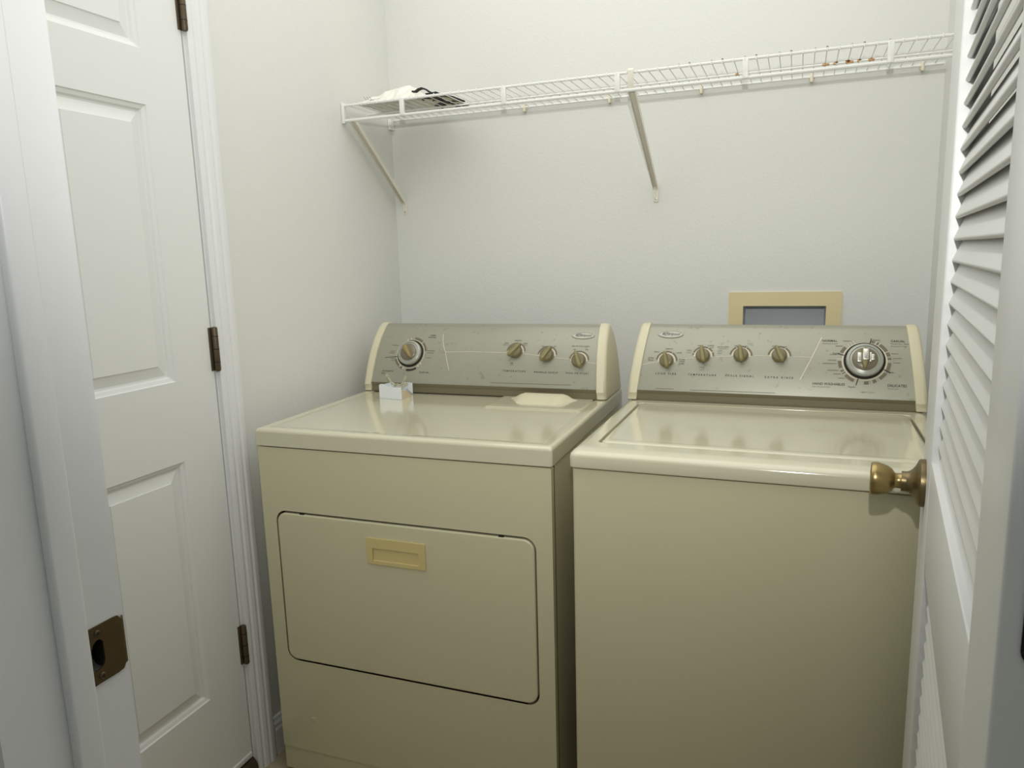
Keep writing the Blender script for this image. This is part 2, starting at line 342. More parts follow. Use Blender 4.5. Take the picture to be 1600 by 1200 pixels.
for (a, b) in PZ:
    bm = B(); n = int(round((b-a)/.0270)); pitch = (b-a)/n; th = math.radians(67)
    for i in range(n+1):
        zc = a+(i+.5)*pitch
        if i == n: break
        # slat cross-section: low edge on the viewer side (local +Y), slopes up to the far side
        L_, T_ = .0440, .0060; prof = []
        for u, v in rr(-L_/2, -T_/2, L_/2, T_/2, .0028, 3):
            y = u*math.cos(th)-v*math.sin(th); z = u*math.sin(th)+v*math.cos(th)
            prof.append((-y+TH/2, z+zc))
        prism(bm, prof, 'x', W2-.004, LW-W1+.004)
    obj('louver_slats', bm, 'louver', d2)
kz = .952; ks = LW-.062
km = Matrix.Translation((ks, 0, kz)) @ Matrix.Rotation(-PI/2, 4, 'X')
bm = B(); lathe(bm, [(.0001, .0), (.0345, .0), (.0347, .0015), (.0345, .0065), (.0325, .0088), (.0250, .0120), (.0195, .0158), (.0160, .0200), (.0148, .0235), (.0146, .0245), (.0146, .0300)], 40, km)
rs = obj('door_knob', bm, 'brass_d', d2, label='antique brass knob')
bm = B(); lathe(bm, [(.0116, .030), (.0112, .032), (.0108, .037), (.0122, .0395), (.0172, .0428), (.0208, .0490), (.0232, .0560), (.0245, .0620), (.0246, .0668), (.0238, .0692), (.0218, .0706), (.0120, .0714), (.0001, .0716)], 40, km)
obj('knob_handle', bm, 'brass', rs)
bm = B(); box(bm, LW-.0005, LW+.0012, TH+.005, -.005, kz-.028, kz+.028); obj('latch_plate', bm, 'brass_d', d2)
for z in (1.105, .25, 1.80):
    bm = B(); stack(bm, 'x', [(TH-.004, z-.0445, -.0115, z+.0445, .007, -.0018), (TH-.004, z-.0445, -.0115, z+.0445, .007, .0003)])
    h = obj('hinge', bm, 'black', d2, label='black hinge leaf')
    bm = B(); lathe(bm, [(.0001, -.046), (.006, -.045), (.0065, -.043), (.0065, .043), (.006, .045), (.0001, .046)], 14, Matrix.Translation((-.004, TH-.006, z)))
    obj('hinge_barrel', bm, 'black', h)
# ------------------------------------------------------------------ washer outlet box in the back wall
t = empty('washer_outlet_box', (1.225, 0, 1.0), 0, 'yellowed plastic washer outlet box set in the back wall above the washer', 'outlet box')
def rel(bm, p): xf(bm, Matrix.Translation(-Vector(p)))
bm = B(); holed(bm, 'y', rr(1.076, .955, 1.374, 1.1715, .003, 2), [rr(1.116, .995, 1.335, 1.132, .001, 2)], -.005, -.0003); rel(bm, t.location)
obj('frame', bm, 'yellowframe', t)
bm = B(); f = AX['y']
loft(bm, [[f(u, v, d) for u, v in rr(1.116+i, .995+i, 1.335-i, 1.132-i, .001, 2)] for i, d in ((0, -.004), (0, .004), (.002, .074), (-.001, .076), (-.001, -.001), (0, -.004))], (False, False))
bm.faces.new([bm.verts.new(f(u, v, .073)) for u, v in ((1.117, .996), (1.334, .996), (1.334, 1.131), (1.117, 1.131))]); rel(bm, t.location)
obj('recess_box', bm, 'boxgrey', t, smooth=0)
# ------------------------------------------------------------------ wire shelf
t = empty('wire_shelf', (.79, -.14, 1.736), 0, 'long white ventilated wire shelf with rust spots on the back wall', 'shelf')
ZS, ZL, YS = 1.736, 1.694, -.284; TL = Vector(t.location)
def shp(name, bm, m, **k):
    rel(bm, TL); return obj(name, bm, m, t, **k)
X0, X1 = .006, RX-.004
bm = B(); tube(bm, [(X0, YS, ZS), (X1, YS, ZS)], .0036); shp('front_rail', bm, 'wire')
bm = B(); tube(bm, [(X0, YS, ZL), (X1, YS, ZL)], .0042); shp('front_rail', bm, 'wire')
bm = B(); tube(bm, [(X0, -.150, ZS-.004), (X1, -.150, ZS-.004)], .0027); shp('middle_rail', bm, 'wire')
bm = B(); tube(bm, [(X0, -.008, ZS-.001), (X1, -.008, ZS-.001)], .0030); shp('back_rail', bm, 'wire')
bm = B(); nx = int((X1-.02)/.0257)
for i in range(nx+1):
    x = .018+i*.0257
    tube(bm, [(x, -.004, ZS+.002), (x, YS+.002, ZS+.0022), (x, YS-.0022, ZS+.0045), (x, YS-.0052, ZS+.0015), (x, YS-.0055, ZS-.004)], .00125, 6)
deck = shp('deck_wires', bm, 'wire')
for i in range(5):
    x = .1995+i*.3086
    bm = B(); box(bm, x-.0068, x+.0068, YS-.0055, YS+.0035, ZL-.002, ZS+.002, .0015); shp('post', bm, 'wire')
for x, y in ((.012, YS), ):
    bm = B(); box(bm, .0005, .010, YS-.007, YS+.007, ZL-.008, ZS+.008, .002); shp('end_cap', bm, 'wire')
    bm = B(); box(bm, .0005, .012, -.026, -.001, ZS-.030, ZS+.006, .002); shp('end_cap', bm, 'wire')
bm = B(); box(bm, RX-.010, RX-.0005, YS-.007, YS+.007, ZL-.008, ZS+.008, .002); shp('end_cap', bm, 'wire')
for x in (.467, .730, .990, 1.274, 1.533):
    bm = B(); lathe(bm, [(.0001, 0), (.0075, 0), (.0072, .004), (.004, .0065), (.0001, .007)], 14, Matrix.Translation((x, -.0005, ZS-.004)) @ Matrix.Rotation(PI/2, 4, 'X'))
    box(bm, x-.0035, x+.0035, -.014, -.001, ZS-.014, ZS+.007, .001)
    shp('wall_clip', bm, 'clip')
for x, bx in ((.030, .036), (.851, .865)):
    a = Vector((x, YS+.006, ZL+.004)); b = Vector((bx, -.006, 1.475)); br = None
    bm = B(); dvec = b-a; L_ = dvec.length; q = dvec.to_track_quat('Z', 'X').to_matrix().to_4x4()
    prof = [(-.0080, -.006), (.0080, -.006), (.0080, .007), (.0066, .007), (.0066, -.0044), (-.0066, -.0044), (-.0066, .007), (-.0080, .007)]
    # U channel: find roll so the open side faces the wall
    z = dvec.normalized(); xax = Vector((1, 0, 0)); yax = z.cross(xax).normalized(); xax = yax.cross(z)
    mt = Matrix((xax.to_4d(), yax.to_4d(), z.to_4d(), (0, 0, 0, 1))).transposed(); mt.col[3] = (*a, 1); mt[0][3], mt[1][3], mt[2][3] = a; mt[3] = (0, 0, 0, 1)
    loft(bm, [[(u*(1.15-.3*k), v, k*L_) for u, v in prof] for k in (0, .1, .5, 1)]); xf(bm, mt)
    br = shp('shelf_bracket', bm, 'bracket', label='ivory diagonal bracket')
    bm = B(); ax_ = [a+Vector((0, -.004, -.002)), a+Vector((0, -.012, .016)), a+Vector((0, -.012, ZS-ZL)), a+Vector((0, -.004, ZS-ZL+.006))]
    if x > .5: ribbon(bm, ax_, .014, .0022, Vector((1, 0, 0))); shp('bracket_hook', bm, 'bracket')
    else: bm.free()
    bm = B(); box(bm, bx-.0075, bx+.0075, -.0035, -.0003, 1.435, 1.487, .0012); rel(bm, TL)
    fp = obj('foot_plate', bm, 'bracket', br)
    bm = B(); lathe(bm, [(.0001, 0), (.0032, 0), (.0028, .0016), (.0001, .002)], 12, Matrix.Translation((bx, -.0035, 1.445)) @ Matrix.Rotation(PI/2, 4, 'X')); rel(bm, TL)
    obj('screw', bm, 'silver', br)
bm = B()   # rust where the wires cross
for x, s in ((1.303, .7), (1.329, .9), (1.354, 1.2), (1.380, .9), (1.406, .8), (1.097, .6), (.877, .35)):
    i = round((x-.018)/.0257); xx = .018+i*.0257
    for dx, dz, rr_ in ((0, 0, .0042), (.003, -.001, .0028), (-.0028, .001, .0028)):
        b2 = bmesh.ops.create_icosphere(bm, subdivisions=1, radius=rr_*s, matrix=Matrix.Translation((xx+dx*s, -.150, ZS-.0025+dz)) @ Matrix.Diagonal((1.3, .9, .8, 1)))
for i in range(36, 56):
    xx = .018+i*.0257
    bmesh.ops.create_icosphere(bm, subdivisions=1, radius=.0013+.0006*((i*7) % 3), matrix=Matrix.Translation((xx, YS-.001, ZS+.0052)))
rel(bm, TL); merge(deck, bm, 'rust')
bm = B()
for x0_, x1_ in ((1.296, 1.312), (1.321, 1.326), (1.348, 1.366), (1.374, 1.378), (1.398, 1.412), (1.092, 1.100)):
    tube(bm, [(x0_, -.150, ZS-.004), (x1_, -.150, ZS-.004)], .0031, 8)
rel(bm, TL); merge(deck, bm, 'rustl')
# ------------------------------------------------------------------ things on the shelf
def crumple(bm, x0, x1, y0, y1, z, hgt, nx_, ny_, seed, th=.0008, hump=None):
    rnd = random.Random(seed); g = []
    for s in (1, 0):
        row = []
        for i in range(nx_+1):
            for j in range(ny_+1):
                pass
    H = [[rnd.random() for _ in range(ny_+1)] for _ in range(nx_+1)]
    P = []
    for k in (0, 1):
        G = []
        for i in range(nx_+1):
            R_ = []
            for j in range(ny_+1):
                u, v = i/nx_, j/ny_; e = min(1, 5*min(u, 1-u, v, 1-v))
                h = e*(.35*H[i][j]+.65*(hump(u, v) if hump else .5))*hgt
                jx = (H[(i*3+1) % (nx_+1)][j]-.5)*(x1-x0)/nx_*.6; jy = (H[i][(j*5+2) % (ny_+1)]-.5)*(y1-y0)/ny_*.6
                R_.append(bm.verts.new((x0+u*(x1-x0)+jx, y0+v*(y1-y0)+jy, z+h-k*th-k*h*.0)))
            G.append(R_)
        P.append(G)
    for i in range(nx_):
        for j in range(ny_):
            for k in (0, 1):
                G = P[k]; q = (G[i][j], G[i+1][j], G[i+1][j+1], G[i][j+1])
                try: bm.faces.new((q[0], q[1], q[2])); bm.faces.new((q[0], q[2], q[3]))
                except ValueError: pass
    A, C_ = P
    for i in range(nx_):
        for j in (0, ny_): bm.faces.new((A[i][j], A[i+1][j], C_[i+1][j], C_[i][j]))
    for j in range(ny_):
        for i in (0, nx_): bm.faces.new((A[i][j], A[i][j+1], C_[i][j+1], C_[i][j]))
bm = B(); crumple(bm, .036, .228, -.262, -.03, ZS+.0080, .056, 12, 12, 3, hump=lambda u, v: .25+.75*math.exp(-((u-.88)**2*5+(v-.30)**2*5)))
bagc = Vector((.11, -.15, ZS+.0047)); rel(bm, bagc)
bag = obj('plastic_bag', bm, 'bag', loc=bagc, smooth=0, label='crumpled white plastic bag at the left end of the wire shelf', cat='bag')
bm = B()
for i, (x, y) in enumerate([(.062, -.262), (.069, -.258), (.076, -.254)]):
    ribbon(bm, [(x, y, ZS+.024), (x+.008, y-.002, ZS+.015), (x+.016, y-.001, ZS+.012)], .0012, .0007)
for i in range(6): ribbon(bm, [(.083+i*.006, -.263, ZS+.0125+.001*(i % 2)), (.086+i*.006, -.263, ZS+.0130-.001*(i % 2))], .0016, .0007)
rel(bm, bagc); merge(bag, bm, 'softink')
bm = B(); crumple(bm, .226, .318, -.264, -.075, ZS+.0065, .016, 8, 12, 11)
lc = Vector((.27, -.17, ZS+.0047)); rel(bm, lc)
pk = obj('printed_packet', bm, 'striped', loc=lc, smooth=0, label='small black and cream printed packet beside the bag on the shelf', cat='packet')
bm = B()
pts = [(.232+.014*k, -.270+.002*k, ZS+.024+.010*math.sin(k*.95+.2)) for k in range(8)]
pts = [(.226, -.268, ZS+.020), (.236, -.268, ZS+.019), (.246, -.268, ZS+.024), (.257, -.268, ZS+.026), (.268, -.267, ZS+.022), (.279, -.266, ZS+.014), (.289, -.265, ZS+.010), (.300, -.264, ZS+.011), (.306, -.264, ZS+.008)]
ribbon(bm, pts, .012, .0042)
for a, b in (((.230, -.24, ZS+.010), (.268, -.12, ZS+.012)), ((.262, -.25, ZS+.0145), (.300, -.12, ZS+.014)), ((.292, -.24, ZS+.010), (.315, -.12, ZS+.011))):
    ribbon(bm, [a, tuple((Vector(a)+Vector(b))/2+Vector((0, 0, .004))), b], .012, .004, Vector((1, 0, 0)))
rel(bm, lc); obj('carry_strap', bm, 'blackfab', pk, label='black strap')
# ------------------------------------------------------------------ appliances
def text_mesh(s, size, ax='CENTER', shear=0, space=1.0, bold=0):
    c = bpy.data.curves.new('t', 'FONT'); c.body = s; c.size = size; c.align_x = ax; c.align_y = 'CENTER'; c.shear = shear
    c.space_character = space; c.resolution_u = 2; c.offset = bold
    o = bpy.data.objects.new('t', c); COL.objects.link(o); dg = bpy.context.evaluated_depsgraph_get(); dg.update()
    me = bpy.data.meshes.new_from_object(o.evaluated_get(dg)); vs = [tuple(v.co) for v in me.vertices]; fs = [tuple(p.vertices) for p in me.polygons]
    bpy.data.objects.remove(o); bpy.data.curves.remove(c); bpy.data.meshes.remove(me); return vs, fs
class Panel:
    """maps (x, s, out) on the bent console fascia to local appliance space"""
    def __init__(self, P):
        self.P = P; self.S = [0]
        for a, b in zip(P, P[1:]): self.S.append(self.S[-1]+math.dist(a, b))
    def __call__(self, x, s, off=0):
        S_ = self.S; i = 0
        while i < len(S_)-2 and s > S_[i+1]: i += 1
        t_ = (s-S_[i])/(S_[i+1]-S_[i]); a, b = self.P[i], self.P[i+1]
        dy, dz = (b[0]-a[0]), (b[1]-a[1]); L_ = math.hypot(dy, dz)
        return (x, a[0]+dy*t_-off*dz/L_, a[1]+dz*t_+off*dy/L_)
    def frame(self, x, s, off=0):
        p = Vector(self(x, s, off)); up = (Vector(self(x, s+.004))-Vector(self(x, s-.004))).normalized(); r = Vector((1, 0, 0)); n = r.cross(up)
        m = Matrix((r.to_4d(), up.to_4d(), n.to_4d(), Vector((0, 0, 0, 1)))).transposed(); m[0][3], m[1][3], m[2][3] = p; m[3] = (0, 0, 0, 1)
        return m
class Flat:
    """collects flat printed artwork in (x, s)"""
    def __init__(self, pan, off=.0004): self.bm = B(); self.pan = pan; self.off = off
    def add(self, vs, fs):
        v = [self.bm.verts.new(self.pan(x, s, self.off)) for x, s in vs]
        for f_ in fs:
            try: self.bm.faces.new([v[i] for i in f_])
            except ValueError: pass
    def text(self, s, x, y, size, ax='CENTER', **k):
        vs, fs = text_mesh(s, size, ax, **k); self.add([(x+a, y+b) for a, b, c in vs], fs)
    def line(self, pts, w_):
        for (a, b), (c, d) in zip(pts, pts[1:]):
            L_ = math.hypot(c-a, d-b) or 1; nx_, ny_ = -(d-b)/L_*w_/2, (c-a)/L_*w_/2; k = max(1, int(L_/.004)) if abs(d-b) > .003 else max(1, int(L_/.03))
            for i in range(k):
                p, q = (a+(c-a)*i/k, b+(d-b)*i/k), (a+(c-a)*(i+1)/k, b+(d-b)*(i+1)/k)
                self.add([(p[0]+nx_, p[1]+ny_), (p[0]-nx_, p[1]-ny_), (q[0]-nx_, q[1]-ny_), (q[0]+nx_, q[1]+ny_)], [(0, 1, 2, 3)])
    def arc(self, cx, cy, r0, r1, a0, a1, n=24):
        for i in range(n):
            t0, t1 = (math.radians(a0+(a1-a0)*k/n) for k in (i, i+1))
            self.add([(cx+r*math.cos(t_), cy+r*math.sin(t_)) for r, t_ in ((r0, t0), (r1, t0), (r1, t1), (r0, t1))], [(0, 1, 2, 3)])
    def radial(self, cx, cy, r0, r1, a, w_):
        t_ = math.radians(a); self.line([(cx+r0*math.cos(t_), cy+r0*math.sin(t_)), (cx+r1*math.cos(t_), cy+r1*math.sin(t_))], w_)
def console(root, W, pan, taper, yb, zlid, capw=.026):
    P = pan.P; z0 = P[0][1]; zT = P[-1][1]
    def inset(z): return taper*max(0, (z-z0)/(zT-z0))**1.0
    # grey fascia, a bent sheet with a returned top
    bm = B(); rows = P[1:]+[(P[-1][0]+.012, zT+.0015), (yb-.03, zT-.012)]
    rows = [(y, z) for y, z in rows]; nseg = 12; G = []
    for y, z in rows:
        a = capw+inset(min(z, zT)); b = W-a; G.append([(a+(b-a)*i/nseg, y, z) for i in range(nseg+1)])
    back = [[(x, y+.012 if k < len(rows)-2 else y, z-.010) for x, y, z in g] for k, g in enumerate(G)]
    V = [[bm.verts.new(p) for p in g] for g in G]; V2 = [[bm.verts.new(p) for p in g] for g in back]
    for A in (V, V2):
        for i in range(len(A)-1):
            for j in range(nseg): bm.faces.new((A[i][j], A[i][j+1], A[i+1][j+1], A[i+1][j]))
    for j in range(nseg):
        bm.faces.new((V[0][j], V[0][j+1], V2[0][j+1], V2[0][j])); bm.faces.new((V[-1][j], V[-1][j+1], V2[-1][j+1], V2[-1][j]))
    for i in range(len(V)-1):
        for j in (0, nseg): bm.faces.new((V[i][j], V[i+1][j], V2[i+1][j], V2[i][j]))
    fas = obj('control_panel', bm, 'panelgrey', root, smooth=50)
    bm = B(); y0 = P[0][0]
    prism(bm, [(y0+.004, zlid+.0005), (y0+.003, zlid+.004), (y0+.004, zlid+.018), (y0+.001, zlid+.0215), (y0-.0005, P[1][1]+.001), (y0+.010, P[1][1]), (y0+.03, zlid+.0005)], 'x', capw+.001, W-capw-.001)
    obj('base_strip', bm, 'strip', root, smooth=30)
    # rear housing
    bm = B(); a = capw+taper+.002; prism(bm, [(y0+.05, zlid+.0005), (yb-.004, zlid+.0005), (yb-.006, z0+.06), (yb-.035, zT-.02), (P[-1][0]+.02, zT-.012)], 'x', a-.015, W-a+.015)
    obj('console_housing', bm, 'strip', root, smooth=0)
    # end caps
    front = [(P[0][0]+.004, zlid+.0008), (P[0][0]-.002, zlid+.003), (P[0][0]-.001, P[0][1]+.010), (P[0][0]-.005, P[0][1]+.018)]+[(y-.005, z+.001) for y, z in P[1:]][1:]
    top = [(P[-1][0]+.006, zT+.0055), (P[-1][0]+.022, zT+.003)]
    rear = [(yb-.045, zT-.022), (yb-.020, zT-.062), (yb-.006, zT-.110), (yb, zT-.150), (yb, zlid+.0008)]
    prof = front+top+rear
    cy = sum(p[0] for p in prof)/len(prof); cz = sum(p[1] for p in prof)/len(prof)
    for side in (0, 1):
        bm = B(); loops = []
        for d, k in ((.0, .020), (.0012, .008), (.005, .002), (.010, 0), (capw-.001, 0), (capw, .003)):
            L_ = []
            for y, z in prof:
                yy = y+(cy-y)*k/.12; zz = z+(cz-z)*k/.12*(1 if z > cz else .15); x = d+inset(zz)
                L_.append((x if side == 0 else W-x, yy, max(zz, zlid+.0008)))
            loops.append(L_)
        loft(bm, loops); obj('end_cap', bm, 'creamplastic', root, smooth=40)
    return fas
def grip(bm, L_, w0, w1, h, n=10):
    """rounded tapering finger grip along +Y, base at z=0"""
    loops = []
    for i in range(n+1):
        t_ = i/n; y = (t_-.5)*L_; e = math.sqrt(max(0.02, 1-(2*t_-1)**6)); ww = (w0+(w1-w0)*t_)*e/2; hh = h*(.55+.45*e)
        loops.append([(-ww*1.25, y, 0), (-ww*1.1, y, hh*.5), (-ww*.8, y, hh*.88), (-ww*.3, y, hh), (ww*.3, y, hh), (ww*.8, y, hh*.88), (ww*1.1, y, hh*.5), (ww*1.25, y, 0)])
    loft(bm, loops)
def knob(root, pan, x, s, ang, r=.0190):
    m = pan.frame(x, s, .0006)
    bm = B(); lathe(bm, [(.0001, 0), (r*1.0, 0), (r*1.02, .003), (r*.98, .010), (r*.86, .0135), (r*.6, .0150), (.0001, .0155)], 32, m)
    k = obj('control_knob', bm, 'knob', root)
    bm = B(); grip(bm, r*2.6, r*.66, r*.48, .012); xf(bm, m @ Matrix.Rotation(math.radians(ang), 4, 'Z') @ Matrix.Translation((0, 0, .0115)))
    obj('grip', bm, 'knobgrip', k); return k
def badge(root, pan, x, s, hw=.0325, hh=.0115):
    m = pan.frame(x, s, .0003); bm = B()
    loft(bm, [[(a, b, d) for a, b in circ(0, 0, hw*k, hh*k2, 40)] for k, k2, d in ((1, 1, 0), (1, 1, .0012), (.97, .93, .0024), (.93, .84, .0024), (.91, .80, .0014))]); xf(bm, m)
    b = obj('brand_badge', bm, 'badge', root, smooth=25)
    bm = B(); vs, fs = text_mesh('Whirlpool', .0115, shear=.35); q = [bm.verts.new((a*.95, c, .0018)) for a, c, d in vs]
    for f_ in fs: bm.faces.new([q[i] for i in f_])
    # the swoosh ring round the name
    n = 40; pts = [(-.0105+.0078*math.cos(-.6+5.3*i/n), .0008+.0052*math.sin(-.6+5.3*i/n)) for i in range(n+1)]
    for (a, c), (d, e) in zip(pts, pts[1:]):
        l = math.hypot(d-a, e-c); nx_, ny_ = -(e-c)/l*.0004, (d-a)/l*.0004
        bm.faces.new([bm.verts.new(p) for p in ((a+nx_, c+ny_, .0018), (a-nx_, c-ny_, .0018), (d-nx_, e-ny_, .0018), (d+nx_, e+ny_, .0018))])
    xf(bm, m); obj('brand_name', bm, 'ink', b, smooth=0, recalc=False)
def knob_marks(cr, br, x, s, a0=-5, a1=185, ticks=(), r=.0185):
    cr.arc(x, s, r+.0008, r+.0048, a0, a1); br.arc(x, s, r+.0052, r+.0095, a0+10, a1-12)
    for a in ticks: cr.radial(x, s, r+.004, r+.0095, a, .0011)
def small(ink, x, s, wdt, n=1, sz=.0045):
    pass
# ---- dryer
D_X, D_Y, D_R, D_W = .0698, -.8485, .0157, .737
dry = empty('dryer', (D_X, D_Y, 0), D_R, 'cream front-loading dryer on the left with a pull-down door', 'dryer')
ZT = .908
bm = B(); holed(bm, 'y', rr(.0035, .075, D_W-.0035, .8635, .004, 3), [rr(.0405, .3215, .6975, .7090, .028, 6)], 0, .018)
loft(bm, [[(u, d, v) for u, v in rr(.0405, .3215, .6975, .7090, .028, 6)] for d in (.0005, .020)], (False, False))
bv = obj('front_panel', bm, 'cream', dry, smooth=0)
bm = B(); stack(bm, 'y', [(.0045, .012, D_W-.0045, .079, .004, .0022), (.0035, .011, D_W-.0035, .080, .004, .0045), (.0035, .011, D_W-.0035, .080, .004, .018)]); weighted(obj('toe_panel', bm, 'cream', dry))
bm = B(); box(bm, .006, D_W-.006, .024, .672, .02, .8645); obj('cabinet', bm, 'cream', dry, smooth=0)
bm = B(); box(bm, .004, D_W-.004, .0175, .0245, .075, .862); obj('seam', bm, 'gap', dry, smooth=0)
for x in (.03, D_W-.055):
    for y in (.05, .62):
        bm = B(); lathe(bm, [(.0001, 0), (.018, 0), (.018, .008), (.008, .010), (.008, .022), (.0001, .022)], 16, Matrix.Translation((x+.012, y, 0))); obj('foot', bm, 'gap', dry)
bm = B(); dr = (.0445, .3255, .6935, .7040)
def dloop(i, d, r=.025): return (dr[0]+i, dr[1]+i, dr[2]-i, dr[3]-i, max(r-i, .002), d)
stack(bm, 'y', [dloop(.0, .0160), dloop(0, .0015), dloop(.0006, -.0006), dloop(.0022, -.0020), dloop(.0045, -.0025)], n=6)
dd = obj('dryer_door', bm, 'cream', dry, smooth=40)
weighted(dd)
bm = B(); stack(bm, 'y', [(.0945, .158, .1095, .1725, .002, .0005), (.0945, .158, .1095, .1725, .002, -.0006), (.0955, .159, .1085, .1715, .002, -.0010)]); obj('knockout_plug', bm, 'cream', dry)
for x in (.114, .619):
    bm = B(); box(bm, x-.006, x+.006, -.0010, .004, .7030, .7062, .0008); obj('hinge_tab', bm, 'gap', dd)
hx0, hx1, hz0, hz1 = .2895, .4385, .606, .668
bm = B(); holed(bm, 'y', rr(hx0, hz0, hx1, hz1, .002, 2), [rr(hx0+.015, hz0+.0085, hx1-.016, hz1-.0235, .001, 2)], -.0062, -.0026)
hd = obj('door_handle', bm, 'yellowed', dd, smooth=0, label='yellowed recessed door handle')
bm = B(); u0, v0, u1, v1 = hx0+.015, hz0+.0085, hx1-.016, hz1-.0235
loft(bm, [[(u, d, v) for u, v in rr(a, b, c, e, .001, 2)] for a, b, c, e, d in ((u0, v0, u1, v1, -.0050), (u0, v0+.001, u1, v1, -.0032), (u0+.004, v0+.016, u1-.004, v1-.001, -.0029))], (False, True))
obj('finger_recess', bm, 'yellowed', hd, smooth=0)
# inside of the recess: deep scoop (door slab thick enough)
# top panel with raised rim
bm = B(); R_ = .006
stack(bm, 'z', [(.002, -.001, D_W-.002, .690, R_, .8655), (0, -.0035, D_W, .692, R_, .868), (0, -.0035, D_W, .692, R_, .8985), (.0018, -.0012, D_W-.0018, .690, R_, .9045),
                (.006, .0045, D_W-.006, .686, R_, .9076), (.010, .012, D_W-.010, .682, R_, ZT), (.030, .026, D_W-.030, .666, R_, ZT), (.034, .030, D_W-.034, .662, R_, .9056)], n=4)
dt = obj('top_panel', bm, 'creamtop', dry, smooth=50)
weighted(dt)
# lint screen lid with its hooded handle
bm = B(); stack(bm, 'z', [(.445, .352, .700, .498, .004, .9045), (.445, .352, .700, .498, .004, .9082), (.4485, .3555, .6965, .4950, .004, .9092)]); ll = obj('lint_screen_lid', bm, 'creamtop', dt)
weighted(ll)
bm = B(); n = 14; loops = []
for i in range(n+1):
    u = i/n; x = .4760+.188*u; e = max(.02, min(1, 4.6*min(u, 1-u))); h = .0165*(e*e*(3-2*e)); y1 = .474
    loops.append([(x, y1-.075*max(e, .1), .909), (x, y1-.055*max(e, .1), .909+h*.42), (x, y1-.030*max(e, .1), .909+h*.85), (x, y1-.012*max(e, .1), .909+h), (x, y1, .909+h*.96), (x, y1+.003, .909)])
loft(bm, loops); obj('lid_handle', bm, 'creamplastic', ll, smooth=50)
PDN = Panel([(.490, .912), (.492, .935), (.505, .975), (.525, 1.02), (.550, 1.06), (.578, 1.09), (.59, 1.098)])
fasc = console(dry, D_W, PDN, .012, .686, ZT)
# dryer artwork
ink, cr, br = Flat(PDN, .0007), Flat(PDN, .0006), Flat(PDN, .0005)
cx, cy = .1446, .1115
cr.line([(.2362, .1784), (.2405, .158), (.247, .137), (.256, .1194), (.2655, .092), (.2756, .0648)], .0018)
cr.line([(.256, .1194), (.34, .1215), (.4489, .1213)], .0013); cr.line([(.494, .1188), (.5459, .1137)], .0013); cr.line([(.588, .1095), (.6359, .1056)], .0013); cr.line([(.680, .098), (.710, .0945)], .0013)
for x, s in ((.4713, .1241), (.5641, .1154), (.6549, .1025)): knob_marks(cr, br, x, s, r=.0190)
ink.text('TEMPERATURE', .4728, .0679, .0066, space=1.75, bold=.00012); ink.text('WRINKLE SHIELD', .5652, .0669, .0062, space=1.5, bold=.00012); ink.text('PUSH TO START', .654, .0667, .0062, space=1.5, bold=.00012)
ink.text('MEDIUM', .4725, .1585, .0052); ink.text('LOW', .4395, .1500, .0052); ink.text('HIGH', .4960, .1500, .0052); ink.text('AIR', .4640, .0905, .0052)
br.text('DELICATE', .4395, .1445, .0042); br.text('HEAVY', .4960, .1445, .0042); br.text('ONLY', .4640, .0855, .0042)
ink.text('OFF', .5480, .1425, .0048); ink.text('ON', .5820, .1420, .0048)
ink.text('END OF CYCLE SIGNAL', .6560, .1440, .0048); ink.text('OFF', .6390, .1340, .0048); ink.text('ON', .6730, .1340, .0048)
ink.text('TIMED', .2040, .1725, .0068); ink.text('DRYING', .2040, .1650, .0068)
ink.text('AUTOMATIC', .0780, .0575, .0064); ink.text('DRY', .0700, .0500, .0064, 'RIGHT'); ink.text('FLUFF AIR', .1970, .0563, .0068)
br.line([(.405, .0335), (.640, .0345)], .0012)
for a, l in ((150, .020), (172, .016), (178, .018), (196, .013), (203, .012), (-12, .016), (4, .022), (12, .026)):
    x = cx+.053*math.cos(math.radians(a)); s = cy+.053*math.sin(math.radians(a)); d = -1 if abs(a) > 90 else 1; br.line([(x, s), (x+d*l, s)], .0016)
ink.line([(cx-.048, cy-.010), (cx-.082, cy-.013)], .0012); ink.line([(cx-.040, cy-.009), (cx-.050, cy-.010)], .002)
br.arc(cx, cy, .0455, .0535, 52, 85); br.arc(cx, cy, .0455, .052, 12, 45); br.arc(cx, cy, .0455, .052, 200, 245); ink.arc(cx, cy, .0455, .0525, 262, 300)
cr.arc(cx, cy, .0435, .0455, 0, 360, 48)
for a in (98, 112, 232, 248, 310, 322): cr.radial(cx, cy, .042, .050, a, .004)
merge(fasc, ink.bm, 'ink'); merge(fasc, cr.bm, 'creamink'); merge(fasc, br.bm, 'softink')
for (x, s), a in zip(((.4713, .1241), (.5641, .1154), (.6549, .1025)), (-42, -34, 22)): knob(dry, PDN, x, s, a)
badge(dry, PDN, .657, .1777)
